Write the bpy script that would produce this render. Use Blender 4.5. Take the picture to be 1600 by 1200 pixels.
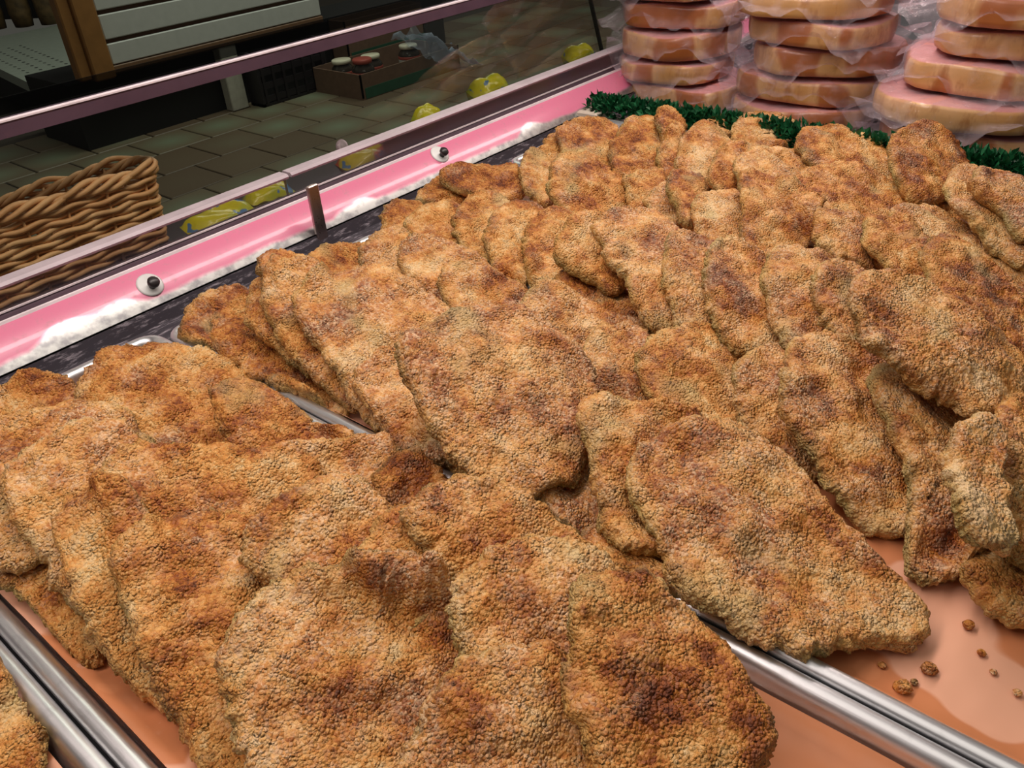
import bpy, math, random
import numpy as np
from mathutils import Vector, Matrix

for o in list(bpy.data.objects): bpy.data.objects.remove(o, do_unlink=True)
SC = bpy.context.scene
COL = SC.collection
random.seed(7); RNG = np.random.RandomState(7)
PI = math.pi

# ------------------------------------------------------------------ camera
# world: X along the case, Y towards the customers' side, Z up; tray rims at z = 0
CX, CY, FPX, CAMH = 800.0, 600.0, 1296.2947, 0.37
RM = np.array([[0.63260041, -0.46246924, 0.62123983],
               [-0.77218928, -0.31500555, 0.55181085],
               [-0.05950155, -0.82879051, -0.55638643]])
cam_d = bpy.data.cameras.new('camera'); cam = bpy.data.objects.new('camera', cam_d); COL.objects.link(cam)
cam_d.sensor_width = 36.0; cam_d.lens = FPX / 1600 * 36; cam_d.clip_start = 0.01; cam_d.clip_end = 60
m = Matrix.Identity(4)
for r in range(3):
    m[r][0] = RM[r, 0]; m[r][1] = -RM[r, 1]; m[r][2] = -RM[r, 2]
m[2][3] = CAMH
cam.matrix_world = m
SC.camera = cam

# ------------------------------------------------------------------ world, lights, exposure
W = bpy.data.worlds.new('shop_ambient'); SC.world = W; W.use_nodes = True
W.node_tree.nodes['Background'].inputs[0].default_value = (1.0, 0.93, 0.86, 1)
W.node_tree.nodes['Background'].inputs[1].default_value = 0.07
def area(name, loc, target, sx, sy, power, col):
    d = bpy.data.lights.new(name, 'AREA'); d.shape = 'RECTANGLE'; d.size = sx; d.size_y = sy
    d.energy = power; d.color = col
    o = bpy.data.objects.new(name, d); COL.objects.link(o); o.location = loc
    dirv = Vector(target) - Vector(loc); z = -dirv.normalized()
    x = Vector((1, 0, 0)); y = z.cross(x).normalized(); x = y.cross(z)
    mm = Matrix((x, y, z)).transposed().to_4x4(); mm.translation = Vector(loc); o.matrix_world = mm
    return o
area('case_lamp', (0.75, 0.52, 0.72), (0.7, 0.30, 0.0), 2.4, 0.10, 14.2, (1.0, 0.845, 0.775))
area('ceiling_lamp', (0.2, -0.2, 2.1), (0.6, 0.4, 0), 2.2, 1.2, 9, (1.0, 0.94, 0.84))
area('aisle_lamp', (3.0, 3.0, 2.3), (3.0, 3.2, -0.7), 3.0, 0.5, 42, (0.95, 1.0, 0.90))
SC.view_settings.view_transform = 'Standard'; SC.view_settings.look = 'None'
SC.view_settings.gamma = 1.0; SC.view_settings.use_curve_mapping = False
SC.view_settings.exposure = 0.0
try: SC.cycles.transparent_max_bounces = 24
except Exception: pass

# ------------------------------------------------------------------ helpers
CAMP = np.array([0, 0, CAMH])
def ray(p): return RM @ np.array([(p[0] - CX) / FPX, (p[1] - CY) / FPX, 1.0])
def at_z(p, z): r = ray(p); return Vector(CAMP + r * ((z - CAMH) / r[2]))
def at_y(p, y): r = ray(p); return Vector(CAMP + r * (y / r[1]))
def at_x(p, x): r = ray(p); return Vector(CAMP + r * (x / r[0]))

def link(o, parent=None):
    COL.objects.link(o)
    if parent is not None: o.parent = parent
    return o
def mesh_obj(name, V, F, mat, parent=None, smooth=False, loc=None):
    me = bpy.data.meshes.new(name); me.from_pydata([tuple(v) for v in V], [], [tuple(f) for f in F])
    if smooth: me.polygons.foreach_set('use_smooth', [True] * len(me.polygons))
    me.update(); me.materials.append(mat)
    o = bpy.data.objects.new(name, me)
    if loc is not None: o.location = loc
    return link(o, parent)
def empty(name, loc=(0, 0, 0), rz=0.0):
    o = bpy.data.objects.new(name, None); o.empty_display_size = .02; o.location = loc; o.rotation_euler[2] = rz
    return link(o)
def tag(o, label, cat, group=None, kind=None):
    o['label'] = label; o['category'] = cat
    if group: o['group'] = group
    if kind: o['kind'] = kind
    return o

class MB:
    def __init__(s): s.V = []; s.F = []
    def box(s, a, b, M=None):
        n = len(s.V)
        for z in (a[2], b[2]):
            for x, y in ((a[0], a[1]), (b[0], a[1]), (b[0], b[1]), (a[0], b[1])):
                v = Vector((x, y, z)); s.V.append(M @ v if M else v)
        for f in ((3, 2, 1, 0), (4, 5, 6, 7), (0, 1, 5, 4), (1, 2, 6, 5), (2, 3, 7, 6), (3, 0, 4, 7)):
            s.F.append([n + i for i in f])
        return s
    def bbox(s, a, b, e):                     # box with bevelled vertical and top/bottom edges
        n = len(s.V)
        loops = ((e, a[2]), (0, a[2] + e), (0, b[2] - e), (e, b[2]))
        for ins, z in loops:
            x0, y0, x1, y1 = a[0] + ins, a[1] + ins, b[0] - ins, b[1] - ins
            for p in ((x0 + e, y0), (x1 - e, y0), (x1, y0 + e), (x1, y1 - e), (x1 - e, y1), (x0 + e, y1), (x0, y1 - e), (x0, y0 + e)):
                s.V.append(Vector((p[0], p[1], z)))
        for k in range(3):
            for i in range(8):
                j = (i + 1) % 8
                s.F.append([n + k * 8 + i, n + k * 8 + j, n + k * 8 + 8 + j, n + k * 8 + 8 + i])
        s.F.append([n + 7 - i for i in range(8)]); s.F.append([n + 24 + i for i in range(8)])
        return s
    def prism(s, prof, x0, x1):               # profile in (y, z) swept along X
        n = len(s.V); k = len(prof)
        for x in (x0, x1):
            for y, z in prof: s.V.append(Vector((x, y, z)))
        for i in range(k):
            j = (i + 1) % k; s.F.append([n + i, n + j, n + k + j, n + k + i])
        s.F.append([n + k - 1 - i for i in range(k)]); s.F.append([n + k + i for i in range(k)])
        return s
    def tube(s, path, rad, seg=6, cap=True):
        n = len(s.V); P = [Vector(p) for p in path]; up = Vector((0, 0, 1))
        for i, p in enumerate(P):
            d = (P[min(i + 1, len(P) - 1)] - P[max(i - 1, 0)]).normalized()
            u = d.cross(up if abs(d.z) < .9 else Vector((1, 0, 0))).normalized(); v = d.cross(u)
            r = rad[i] if hasattr(rad, '__len__') else rad
            for k in range(seg):
                a = 2 * PI * k / seg; s.V.append(p + (u * math.cos(a) + v * math.sin(a)) * r)
        for i in range(len(P) - 1):
            for k in range(seg):
                j = (k + 1) % seg
                s.F.append([n + i * seg + k, n + i * seg + j, n + (i + 1) * seg + j, n + (i + 1) * seg + k])
        if cap:
            s.F.append([n + k for k in range(seg)][::-1]); s.F.append([n + (len(P) - 1) * seg + k for k in range(seg)])
        return s
    def lathe(s, prof, c=(0, 0, 0), seg=20):  # (r, z) profile about Z
        n = len(s.V); c = Vector(c)
        for r, z in prof:
            for k in range(seg):
                a = 2 * PI * k / seg; s.V.append(c + Vector((r * math.cos(a), r * math.sin(a), z)))
        for i in range(len(prof) - 1):
            for k in range(seg):
                j = (k + 1) % seg
                s.F.append([n + i * seg + k, n + i * seg + j, n + (i + 1) * seg + j, n + (i + 1) * seg + k])
        s.F.append([n + k for k in range(seg)][::-1]); s.F.append([n + (len(prof) - 1) * seg + k for k in range(seg)])
        return s
    def build(s, name, mat, parent=None, smooth=False, loc=None):
        return mesh_obj(name, s.V, s.F, mat, parent, smooth, loc)

# vectorised value noise
def _hash(i, j, k, seed):
    h = (i * 374761393 + j * 668265263 + k * 2147483647 + seed * 1274126177) & 0xffffffff
    h = ((h ^ (h >> 13)) * 1274126177) & 0xffffffff
    h = ((h ^ (h >> 16)) * 2246822519) & 0xffffffff
    return ((h ^ (h >> 15)) & 0xffffff) / float(0xffffff)
def vnoise(P, seed=0):
    P = np.asarray(P, float); I = np.floor(P).astype(np.int64); Fr = P - I; U = Fr * Fr * (3 - 2 * Fr)
    r = 0
    for a in (0, 1):
        for b in (0, 1):
            for c_ in (0, 1):
                w = (U[:, 0] if a else 1 - U[:, 0]) * (U[:, 1] if b else 1 - U[:, 1]) * (U[:, 2] if c_ else 1 - U[:, 2])
                r = r + w * _hash(I[:, 0] + a, I[:, 1] + b, I[:, 2] + c_, seed)
    return r * 2 - 1
def cells(P, seed=0):                         # distance to the nearest jittered cell point (0..~1)
    P = np.asarray(P, float); I = np.floor(P).astype(np.int64); best = np.full(len(P), 9.0)
    for a in (-1, 0, 1):
        for b in (-1, 0, 1):
            for c_ in (-1, 0, 1):
                i, j, k = I[:, 0] + a, I[:, 1] + b, I[:, 2] + c_
                q = np.stack([i + _hash(i, j, k, seed), j + _hash(i, j, k, seed + 11), k + _hash(i, j, k, seed + 23)], 1)
                best = np.minimum(best, ((P - q) ** 2).sum(1))
    return np.sqrt(best)

# ------------------------------------------------------------------ materials
class NT:
    def __init__(s, name):
        s.m = bpy.data.materials.new(name); s.m.use_nodes = True; s.t = s.m.node_tree; s.t.nodes.clear()
        s.out = s.n('ShaderNodeOutputMaterial')
    def n(s, typ, **kw):
        nd = s.t.nodes.new(typ)
        for k, v in kw.items(): setattr(nd, k, v)
        return nd
    def l(s, a, b): s.t.links.new(a, b)
    def val(s, sock, v):
        if hasattr(v, 'is_linked') or hasattr(v, 'links'): s.l(v, sock)
        else: sock.default_value = v
    def coord(s, kind='Object'): return s.n('ShaderNodeTexCoord').outputs[kind]
    def noise(s, vec, scale, detail=3, rough=.55, w=None):
        nd = s.n('ShaderNodeTexNoise'); s.l(vec, nd.inputs['Vector']); nd.inputs['Scale'].default_value = scale
        nd.inputs['Detail'].default_value = detail; nd.inputs['Roughness'].default_value = rough
        return nd.outputs['Fac']
    def voro(s, vec, scale, out='Distance', feature='F1'):
        nd = s.n('ShaderNodeTexVoronoi', feature=feature); s.l(vec, nd.inputs['Vector']); nd.inputs['Scale'].default_value = scale
        return nd.outputs[out]
    def ramp(s, fac, stops):
        nd = s.n('ShaderNodeValToRGB'); el = nd.color_ramp.elements
        while len(el) < len(stops): el.new(.5)
        for e, (p, c) in zip(el, stops):
            e.position = p; e.color = (c, c, c, 1) if not hasattr(c, '__len__') else (*c, 1)
        s.val(nd.inputs[0], fac); return nd.outputs[0]
    def mix(s, fac, a, b, mode='MIX'):
        nd = s.n('ShaderNodeMix', data_type='RGBA', blend_type=mode)
        s.val(nd.inputs[0], fac)
        for sk, v in ((nd.inputs[6], a), (nd.inputs[7], b)):
            if hasattr(v, 'is_linked'): s.l(v, sk)
            else: sk.default_value = (*v, 1)
        return nd.outputs[2]
    def math(s, op, a, b=0.0, clamp=False):
        nd = s.n('ShaderNodeMath', operation=op, use_clamp=clamp); s.val(nd.inputs[0], a); s.val(nd.inputs[1], b); return nd.outputs[0]
    def bump(s, h, strength, dist, normal=None):
        nd = s.n('ShaderNodeBump'); s.l(h, nd.inputs['Height']); nd.inputs['Strength'].default_value = strength
        nd.inputs['Distance'].default_value = dist
        if normal is not None: s.l(normal, nd.inputs['Normal'])
        return nd.outputs[0]
    def bsdf(s, color, rough=.5, metal=0.0, normal=None, **kw):
        nd = s.n('ShaderNodeBsdfPrincipled')
        if hasattr(color, 'is_linked'): s.l(color, nd.inputs['Base Color'])
        else: nd.inputs['Base Color'].default_value = (*color, 1)
        s.val(nd.inputs['Roughness'], rough); s.val(nd.inputs['Metallic'], metal)
        if normal is not None: s.l(normal, nd.inputs['Normal'])
        for k, v in kw.items(): s.val(nd.inputs[k.replace('_', ' ')], v)
        return nd.outputs[0]
    def done(s, sh): s.l(sh, s.out.inputs[0]); return s.m

def plain(name, col, rough=.5, metal=0.0, var=.12, scale=30, bump=0.0):
    t = NT(name); v = t.coord(); n = t.noise(v, scale, 4)
    c2 = tuple(max(0, x * (1 - var)) for x in col); c1 = tuple(min(1, x * (1 + var)) for x in col)
    c = t.ramp(n, [(.3, c2), (.7, c1)])
    nm = t.bump(n, .4, bump) if bump else None
    return t.done(t.bsdf(c, rough, metal, nm))
def film(name, tint, gloss_w, milk, milk_col=(.8, .75, .8), rough=.12):
    t = NT(name); tr = t.n('ShaderNodeBsdfTransparent'); tr.inputs[0].default_value = (*tint, 1)
    if milk_col is None:
        g_ = t.n('ShaderNodeBsdfGlossy'); g_.inputs['Roughness'].default_value = rough; gl = g_.outputs[0]
    else: gl = t.bsdf(milk_col, rough)
    fr = t.n('ShaderNodeFresnel'); fr.inputs[0].default_value = 1.45
    k = t.math('MULTIPLY', fr.outputs[0], gloss_w); k = t.math('ADD', k, milk, True)
    mx = t.n('ShaderNodeMixShader'); t.l(k, mx.inputs[0]); t.l(tr.outputs[0], mx.inputs[1]); t.l(gl, mx.inputs[2])
    return t.done(mx.outputs[0])
def wrap_mat():
    t = NT('clear_vacuum_film'); v = t.coord(); tr = t.n('ShaderNodeBsdfTransparent'); tr.inputs[0].default_value = (.97, .94, .96, 1)
    n = t.noise(v, 55, 3, .6); nm = t.bump(n, .9, .006)
    gl = t.bsdf((.72, .62, .68), .10, 0, nm)
    lw = t.n('ShaderNodeLayerWeight'); lw.inputs[0].default_value = .35
    k = t.math('ADD', t.math('MULTIPLY', lw.outputs['Facing'], .34), t.math('MULTIPLY', t.ramp(n, [(.50, 0.0), (.75, 1.0)]), .14))
    k = t.math('ADD', k, .015, True)
    mx = t.n('ShaderNodeMixShader'); t.l(k, mx.inputs[0]); t.l(tr.outputs[0], mx.inputs[1]); t.l(gl, mx.inputs[2])
    return t.done(mx.outputs[0])

def cutlet_mat():
    t = NT('fried_breadcrumb_crust'); v0 = t.coord()
    oi = t.n('ShaderNodeObjectInfo')
    off = t.n('ShaderNodeVectorMath', operation='SCALE'); t.l(oi.outputs['Location'], off.inputs[0]); off.inputs['Scale'].default_value = 7.3
    ad = t.n('ShaderNodeVectorMath', operation='ADD'); t.l(v0, ad.inputs[0]); t.l(off.outputs[0], ad.inputs[1]); v = ad.outputs[0]
    sep = t.n('ShaderNodeSeparateColor'); t.l(oi.outputs['Color'], sep.inputs[0]); tone = sep.outputs[0]; flour = sep.outputs[1]
    big = t.noise(v, 26, 3, .6)                       # browned patches
    mid = t.noise(v, 95, 4, .7)
    cn = t.n('ShaderNodeTexVoronoi'); t.l(v, cn.inputs['Vector']); cn.inputs['Scale'].default_value = 560
    cs = t.n('ShaderNodeSeparateColor'); t.l(cn.outputs['Color'], cs.inputs[0]); crumbd = cn.outputs['Distance']
    f = t.math('ADD', t.math('MULTIPLY', big, 1.35), t.math('MULTIPLY', mid, .60))
    f = t.math('ADD', f, t.math('MULTIPLY', cs.outputs[0], .20))
    f = t.math('ADD', f, t.math('MULTIPLY', t.math('SUBTRACT', tone, .5), .26))
    f = t.math('SUBTRACT', f, .615)
    col = t.ramp(f, [(.14, (.72, .50, .24)), (.30, (.70, .375, .115)), (.44, (.59, .255, .055)), (.56, (.46, .160, .024)), (.68, (.28, .072, .010)), (.84, (.12, .026, .005))])
    # flour-dusted pale crumbs and patches
    fp = t.math('ADD', t.noise(v, 34, 3, .6), t.math('MULTIPLY', t.math('SUBTRACT', flour, .5), .22))
    pale = t.math('MULTIPLY', t.ramp(cs.outputs[1], [(.35, .12), (.95, 1.0)]), t.ramp(fp, [(.44, 0.0), (.66, 1.0)]))
    col = t.mix(t.math('MULTIPLY', pale, .72), col, (.80, .56, .34))
    # less browned, greenish batter on the cut sides
    at = t.n('ShaderNodeAttribute', attribute_name='edge'); e = t.math('MULTIPLY', at.outputs['Fac'], t.ramp(t.noise(v, 30, 2), [(.38, 0.25), (.6, .9)]))
    col = t.mix(e, col, (.42, .33, .11))
    gp = t.ramp(t.noise(v, 19, 2, .5), [(.60, 0.0), (.72, .55)])
    col = t.mix(gp, col, (.50, .40, .17))
    dk = t.n('ShaderNodeVectorMath', operation='ADD'); t.l(v, dk.inputs[0]); dk.inputs[1].default_value = (3.1, 7.7, 1.3)
    dark = t.ramp(t.noise(dk.outputs[0], 42, 3, .7), [(.60, 0.0), (.72, .85)])
    col = t.mix(t.math('MULTIPLY', dark, t.math('ADD', tone, .05, True)), col, (.24, .065, .012))
    h1 = t.math('SUBTRACT', 1.0, crumbd)
    nm = t.bump(t.noise(v, 950, 2), .45, .0011)
    msk = t.ramp(t.noise(v, 60, 2, .6), [(.35, .25), (.62, 1.0)])
    nm = t.bump(t.math('MULTIPLY', h1, msk), .95, .0026, nm)
    nm = t.bump(mid, .8, .0045, nm)
    return t.done(t.bsdf(col, t.ramp(mid, [(.3, .38), (.7, .68)]), 0, nm, Specular_IOR_Level=.42))

def steel(name, col=(.62, .62, .64), rough=.28, scratch=.5):
    t = NT(name); v = t.coord(); mp = t.n('ShaderNodeMapping'); t.l(v, mp.inputs[0]); mp.inputs['Scale'].default_value = (90, 4, 90)
    n = t.noise(mp.outputs[0], 3, 4, .6); n2 = t.noise(v, 60, 4, .7)
    r = t.math('ADD', t.math('MULTIPLY', n, .25), rough - .12)
    c = t.mix(t.ramp(n2, [(.55, 0.0), (.75, scratch)]), col, tuple(x * .55 for x in col))
    return t.done(t.bsdf(c, r, 1.0, t.bump(n, .15, .001)))

def paper_mat():
    t = NT('orange_butcher_paper'); v = t.coord()
    st = t.noise(v, 9, 2, .45)
    oil = t.ramp(st, [(.43, 0.0), (.44, 1.0)])
    oil2 = t.ramp(t.voro(v, 26), [(.16, 1.0), (.20, 0.0)])
    c = t.mix(oil, (.74, .38, .24), (.60, .23, .10))
    c = t.mix(t.math('MULTIPLY', oil2, .45), c, (.72, .30, .14))
    dry = t.math('MULTIPLY', t.ramp(t.noise(v, 70, 5, .7), [(.60, 0.0), (.68, 1.0)]), t.ramp(t.noise(v, 7, 1), [(.5, 0.0), (.6, .6)]))
    c = t.mix(dry, c, (.72, .47, .36))
    rough = t.ramp(oil, [(0, .6), (1, .28)])
    return t.done(t.bsdf(c, rough, 0, t.bump(t.noise(v, 14, 3), .35, .01)))

def pink_mat():
    t = NT('pink_gloss_strip'); v = t.coord()
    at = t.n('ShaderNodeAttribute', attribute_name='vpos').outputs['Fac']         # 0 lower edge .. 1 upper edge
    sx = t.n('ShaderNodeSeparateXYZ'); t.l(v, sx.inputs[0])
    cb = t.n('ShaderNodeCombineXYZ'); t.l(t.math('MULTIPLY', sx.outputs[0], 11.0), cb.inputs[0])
    lim = t.math('ADD', t.math('MULTIPLY', t.noise(cb.outputs[0], .55, 2, .5), 2.6), -1.12)   # how far up the pale metallic band reaches
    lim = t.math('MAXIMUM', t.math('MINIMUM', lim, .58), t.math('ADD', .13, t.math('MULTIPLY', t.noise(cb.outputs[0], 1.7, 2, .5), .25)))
    pale_band = t.math('MULTIPLY', t.math('SUBTRACT', lim, at), 9.0, True)
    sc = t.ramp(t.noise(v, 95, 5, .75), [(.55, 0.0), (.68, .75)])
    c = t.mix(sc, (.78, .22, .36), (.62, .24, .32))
    c = t.mix(pale_band, c, t.ramp(t.noise(v, 90, 3), [(.35, (.34, .34, .35)), (.58, (.62, .63, .61))]))
    return t.done(t.bsdf(c, t.ramp(sc, [(0, .30), (1, .55)]), t.math('MULTIPLY', pale_band, .8), None, Coat_Weight=.3))

def scratched_black():
    t = NT('scuffed_black_channel'); v = t.coord(); mp = t.n('ShaderNodeMapping'); t.l(v, mp.inputs[0]); mp.inputs['Scale'].default_value = (1, 5, 5)
    n = t.noise(mp.outputs[0], 55, 6, .75)
    c = t.mix(t.ramp(n, [(.53, 0.0), (.66, .8)]), (.04, .035, .045), (.40, .36, .40))
    return t.done(t.bsdf(c, .35))

def tile_mat():
    t = NT('brown_green_floor_tile'); v = t.coord(); oi = t.n('ShaderNodeObjectInfo')
    n = t.noise(v, 5, 2); r = oi.outputs['Random']
    gr = t.n('ShaderNodeTexGradient', gradient_type='SPHERICAL'); mp = t.n('ShaderNodeMapping'); t.l(v, mp.inputs[0]); mp.inputs['Scale'].default_value = (6.5, 7.5, 7)
    t.l(mp.outputs[0], gr.inputs[0])
    k = t.math('MULTIPLY', t.math('ADD', gr.outputs['Fac'], t.math('MULTIPLY', n, .3)), t.ramp(r, [(.25, 0.05), (.6, .9)]), True)
    c = t.mix(r, (.115, .075, .045), (.165, .115, .07))
    c = t.mix(k, c, (.19, .215, .14))
    return t.done(t.bsdf(c, .5, 0, t.bump(t.noise(v, 60, 3), .2, .002)))

def ham_rind():
    t = NT('smoked_ham_rind'); v0 = t.coord(); oi = t.n('ShaderNodeObjectInfo')
    off = t.n('ShaderNodeVectorMath', operation='SCALE'); t.l(oi.outputs['Location'], off.inputs[0]); off.inputs['Scale'].default_value = 0.0
    ad = t.n('ShaderNodeVectorMath', operation='ADD'); t.l(v0, ad.inputs[0])
    cb = t.n('ShaderNodeCombineXYZ'); t.l(t.math('MULTIPLY', oi.outputs['Random'], 40.0), cb.inputs[0]); t.l(cb.outputs[0], ad.inputs[1]); v = ad.outputs[0]
    mp = t.n('ShaderNodeMapping'); t.l(v, mp.inputs[0]); mp.inputs['Scale'].default_value = (1, 1, .45)
    b = t.noise(mp.outputs[0], 13, 2, .5); m_ = t.noise(mp.outputs[0], 45, 4, .65)
    c = t.ramp(b, [(.34, (.60, .34, .10)), (.50, (.72, .46, .20)), (.545, (.46, .17, .05)), (.7, (.36, .11, .028))])
    c = t.mix(t.ramp(m_, [(.52, 0.0), (.68, .7)]), c, (.38, .15, .03))
    at = t.n('ShaderNodeAttribute', attribute_name='face').outputs['Fac']
    pk = t.ramp(t.noise(v, 25, 3), [(.35, (.62, .29, .26)), (.65, (.72, .38, .33))])
    c = t.mix(at, c, pk)
    return t.done(t.bsdf(c, .3, 0, t.bump(m_, .25, .003)))

def wicker_mat():
    t = NT('peeled_willow'); v = t.coord(); oi = t.n('ShaderNodeObjectInfo')
    n = t.noise(v, 30, 4); r = oi.outputs['Random']
    c = t.mix(r, (.68, .35, .16), (.76, .45, .23)); c = t.mix(t.ramp(n, [(.4, 0.0), (.65, .6)]), c, (.40, .17, .06))
    return t.done(t.bsdf(c, .5, 0, t.bump(t.noise(v, 200, 2), .3, .001)))

def green_mat():
    t = NT('green_plastic_parsley'); v = t.coord(); n = t.noise(v, 90, 3)
    c = t.ramp(n, [(.3, (.004, .05, .018)), (.7, (.012, .15, .05))])
    return t.done(t.bsdf(c, .42))

def candy_mat(name, cols, seed):
    t = NT(name); v = t.coord(); n = t.noise(v, 34 + seed, 2, .4)
    n2 = t.noise(v, 60 + seed, 2, .4)
    c = t.mix(t.ramp(n, [(.53, 0.0), (.56, 1.0)]), cols[0], cols[1])
    c = t.mix(t.ramp(n2, [(.62, 0.0), (.64, 1.0)]), c, cols[2])
    return t.done(t.bsdf(c, .22, 0, t.bump(t.noise(v, 80, 2), .4, .004)))

M = dict(
    cutlet=cutlet_mat(), alu=steel('brushed_aluminium', (.80, .80, .82), .38, .35), paper=paper_mat(), pink=pink_mat(), black=scratched_black(),
    post=steel('polished_steel_post', (.40, .33, .31), .30), screw=plain('dark_screw', (.03, .025, .025), .35), washer=plain('white_washer', (.78, .80, .78), .4),
    acrylic=film('clear_acrylic', (.93, .90, .92), .9, .03, (.55, .42, .5), .08), edge=plain('frosted_acrylic_edge', (.50, .42, .46), .3),
    glass=film('front_glass', (.90, .92, .88), .22, .0, None, .02), tint=film('smoked_gasket_glass', (.45, .45, .46), .4, .0, None, .1),
    seam=plain('black_silicone', (.012, .012, .012), .4), rail=plain('violet_anodised_rail', (.13, .082, .122), .3, .35), base=plain('dark_violet_base', (.10, .065, .085), .3, .3), railtop=plain('highlight_lip', (.90, .80, .84), .3, .0),  # railtop: near-white, the rail's highlight as colour; the other lips share it
    tile=tile_mat(), grout=plain('floor_grout', (.055, .042, .032), .8), deck=plain('case_deck_grey', (.10, .10, .11), .4), ledge=plain('black_ledge', (.012, .01, .012), .5),
    white=plain('white_slat_board', (.62, .62, .59), .45, var=.05), groove=plain('brown_slat_groove', (.13, .06, .03), .6), wood=plain('orange_pine_post', (.34, .15, .04), .5, scale=18),
    trim=plain('brown_trim', (.20, .10, .05), .5), blackpanel=plain('black_panel', (.004, .0035, .004), .7), legwhite=plain('painted_leg', (.48, .45, .38), .5),
    shelf=plain('pale_grey_shelf', (.42, .46, .40), .5, var=.06), hole=plain('shelf_hole_dark', (.05, .05, .05), .6), ham=ham_rind(), wrap=wrap_mat(),
    wicker=wicker_mat(), green=green_mat(), card=plain('cardboard', (.17, .095, .06), .8), greenprint=plain('green_print', (.02, .10, .055), .6), lid=plain('cream_lid', (.78, .72, .55), .35),
    jar=plain('dark_jar', (.035, .025, .02), .15), label=plain('white_label', (.42, .42, .38), .5, var=.05), red=plain('red_label', (.40, .07, .05), .5), ink=plain('label_ink', (.02, .02, .02), .6),
    crate=plain('black_crate', (.012, .009, .012), .45), bluefilm=film('bluish_film', (.86, .88, .93), .7, .10, (.45, .52, .66), .2), sack=plain('brown_sack', (.12, .07, .025), .6, var=.5, scale=20),
    cream=plain('cream_plastic', (.62, .55, .45), .5), disc=film('clear_milky_disc', (.85, .82, .82), .8, .22, (.6, .5, .52), .1),
)

# ================================================================== SETTING: shop floor
FZ = -0.75
floor = MB().box((-3.0, 0.95, FZ - .06), (9.0, 7.5, FZ - .006)).build('floor', M['grout'])
floor['kind'] = 'structure'; floor['label'] = 'brown and green tiled shop floor beyond the glass'
TS = .28
tm_ = MB().bbox((-TS / 2 + .004, -TS / 2 + .004, -.008), (TS / 2 - .004, TS / 2 - .004, 0), .003)
tile_me = None; cnt = 0
for j in range(11):
    y = 1.35 + j * TS + .14
    for i in range(40):
        x = -.6 + i * TS + (TS / 2 if j % 2 else 0)
        # keep the tiles the photograph can see
        v = RM.T @ (np.array([x, y, FZ]) - CAMP); px = CX + FPX * v[0] / v[2]; py = CY + FPX * v[1] / v[2]
        if v[2] < .1 or not (-120 < px < 1060 and -120 < py < 520): continue
        if tile_me is None:
            o = tm_.build('floor_tile', M['tile'], floor, loc=(x, y, FZ)); tile_me = o.data
        else:
            o = bpy.data.objects.new('floor_tile', tile_me); o.location = (x, y, FZ); link(o, floor)
        cnt += 1

# ================================================================== DISPLAY CASE
case = tag(empty('display_case', (0.7, 0.3, FZ)), 'refrigerated butcher display case with pink strip, acrylic guard and sloping front glass', 'display case')
cinv = Matrix.Translation((-.7, -.3, -FZ))
def cpart(mb, name, mat, parent=None, smooth=False):
    o = mb.build(name, mat, None, smooth)
    if parent is None: o.parent = case; o.matrix_parent_inverse = cinv
    else: o.parent = parent
    return o
XA, XB = -.75, 2.3
cpart(MB().box((XA, -.45, -.06), (XB, .752, -.0245)), 'deck', M['deck'])
cpart(MB().box((XA, -.45, FZ), (XB, .90, -.062)), 'base_cabinet', M['blackpanel'])
cpart(MB().prism([(.70, -.024), (.742, -.024), (.748, -.004), (.745, -.0015), (.738, -.016), (.70, -.0175)], XA, XB), 'gap_channel', M['black'])
# pink strip (grid, 1.5 mm thick) with the height along the strip as an attribute
pv, pf, pa = [], [], []
P0, P1 = Vector((0, .748, -.001)), Vector((0, .781, .027)); pn = Vector((0, -.647, .763))
nxp, nyp = 90, 10
for s_, off in ((0, 0.0), (1, -.0016)):
    for j in range(nyp + 1):
        k = j / nyp; bulge = .0022 * math.sin(PI * k)
        for i in range(nxp + 1):
            p = P0.lerp(P1, k) + pn * (off + bulge); pv.append((XA + (XB - XA) * i / nxp, p.y, p.z)); pa.append(k)
nl = (nxp + 1) * (nyp + 1)
for j in range(nyp):
    for i in range(nxp):
        a = j * (nxp + 1) + i
        pf.append((a, a + 1, a + nxp + 2, a + nxp + 1)); pf.append((nl + a + nxp + 1, nl + a + nxp + 2, nl + a + 1, nl + a))
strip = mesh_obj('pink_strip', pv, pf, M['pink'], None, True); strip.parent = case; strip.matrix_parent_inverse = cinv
strip['label'] = 'glossy pink sloping strip with a pale band along its lower edge'
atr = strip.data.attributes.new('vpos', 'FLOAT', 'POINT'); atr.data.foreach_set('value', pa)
def on_strip(p):
    r = Vector(ray(p)); c0 = Vector(CAMP); t = (P0 - c0).dot(pn) / r.dot(pn); return c0 + r * t
rot = Vector((0, 0, 1)).rotation_difference(pn).to_matrix().to_4x4()
for p in ((234, 447), (686, 243)):
    c_ = on_strip(p) + pn * .0015
    T = Matrix.Translation(c_) @ rot
    w = MB().lathe([(.001, .0), (.0125, .0), (.013, .0012), (.011, .0022), (.001, .0024)], seg=24); w.V = [T @ v for v in w.V]
    wo = w.build('washer', M['washer'], strip, True)
    c2 = MB().lathe([(.0005, 0), (.0036, .0), (.0036, .0085), (.0058, .0088), (.006, .012), (.004, .0142), (.0005, .0145)], seg=14)
    T2 = Matrix.Translation(c_ + Vector((0.001, -.003, -.004)) * 0.6) @ rot; c2.V = [T2 @ v for v in c2.V]
    c2.build('screw', M['screw'], strip, True)
cpart(MB().prism([(.7805, .0262), (.7815, .0292), (.7835, .0295), (.783, .0262)], XA, XB), 'strip_lip', M['railtop'])
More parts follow.
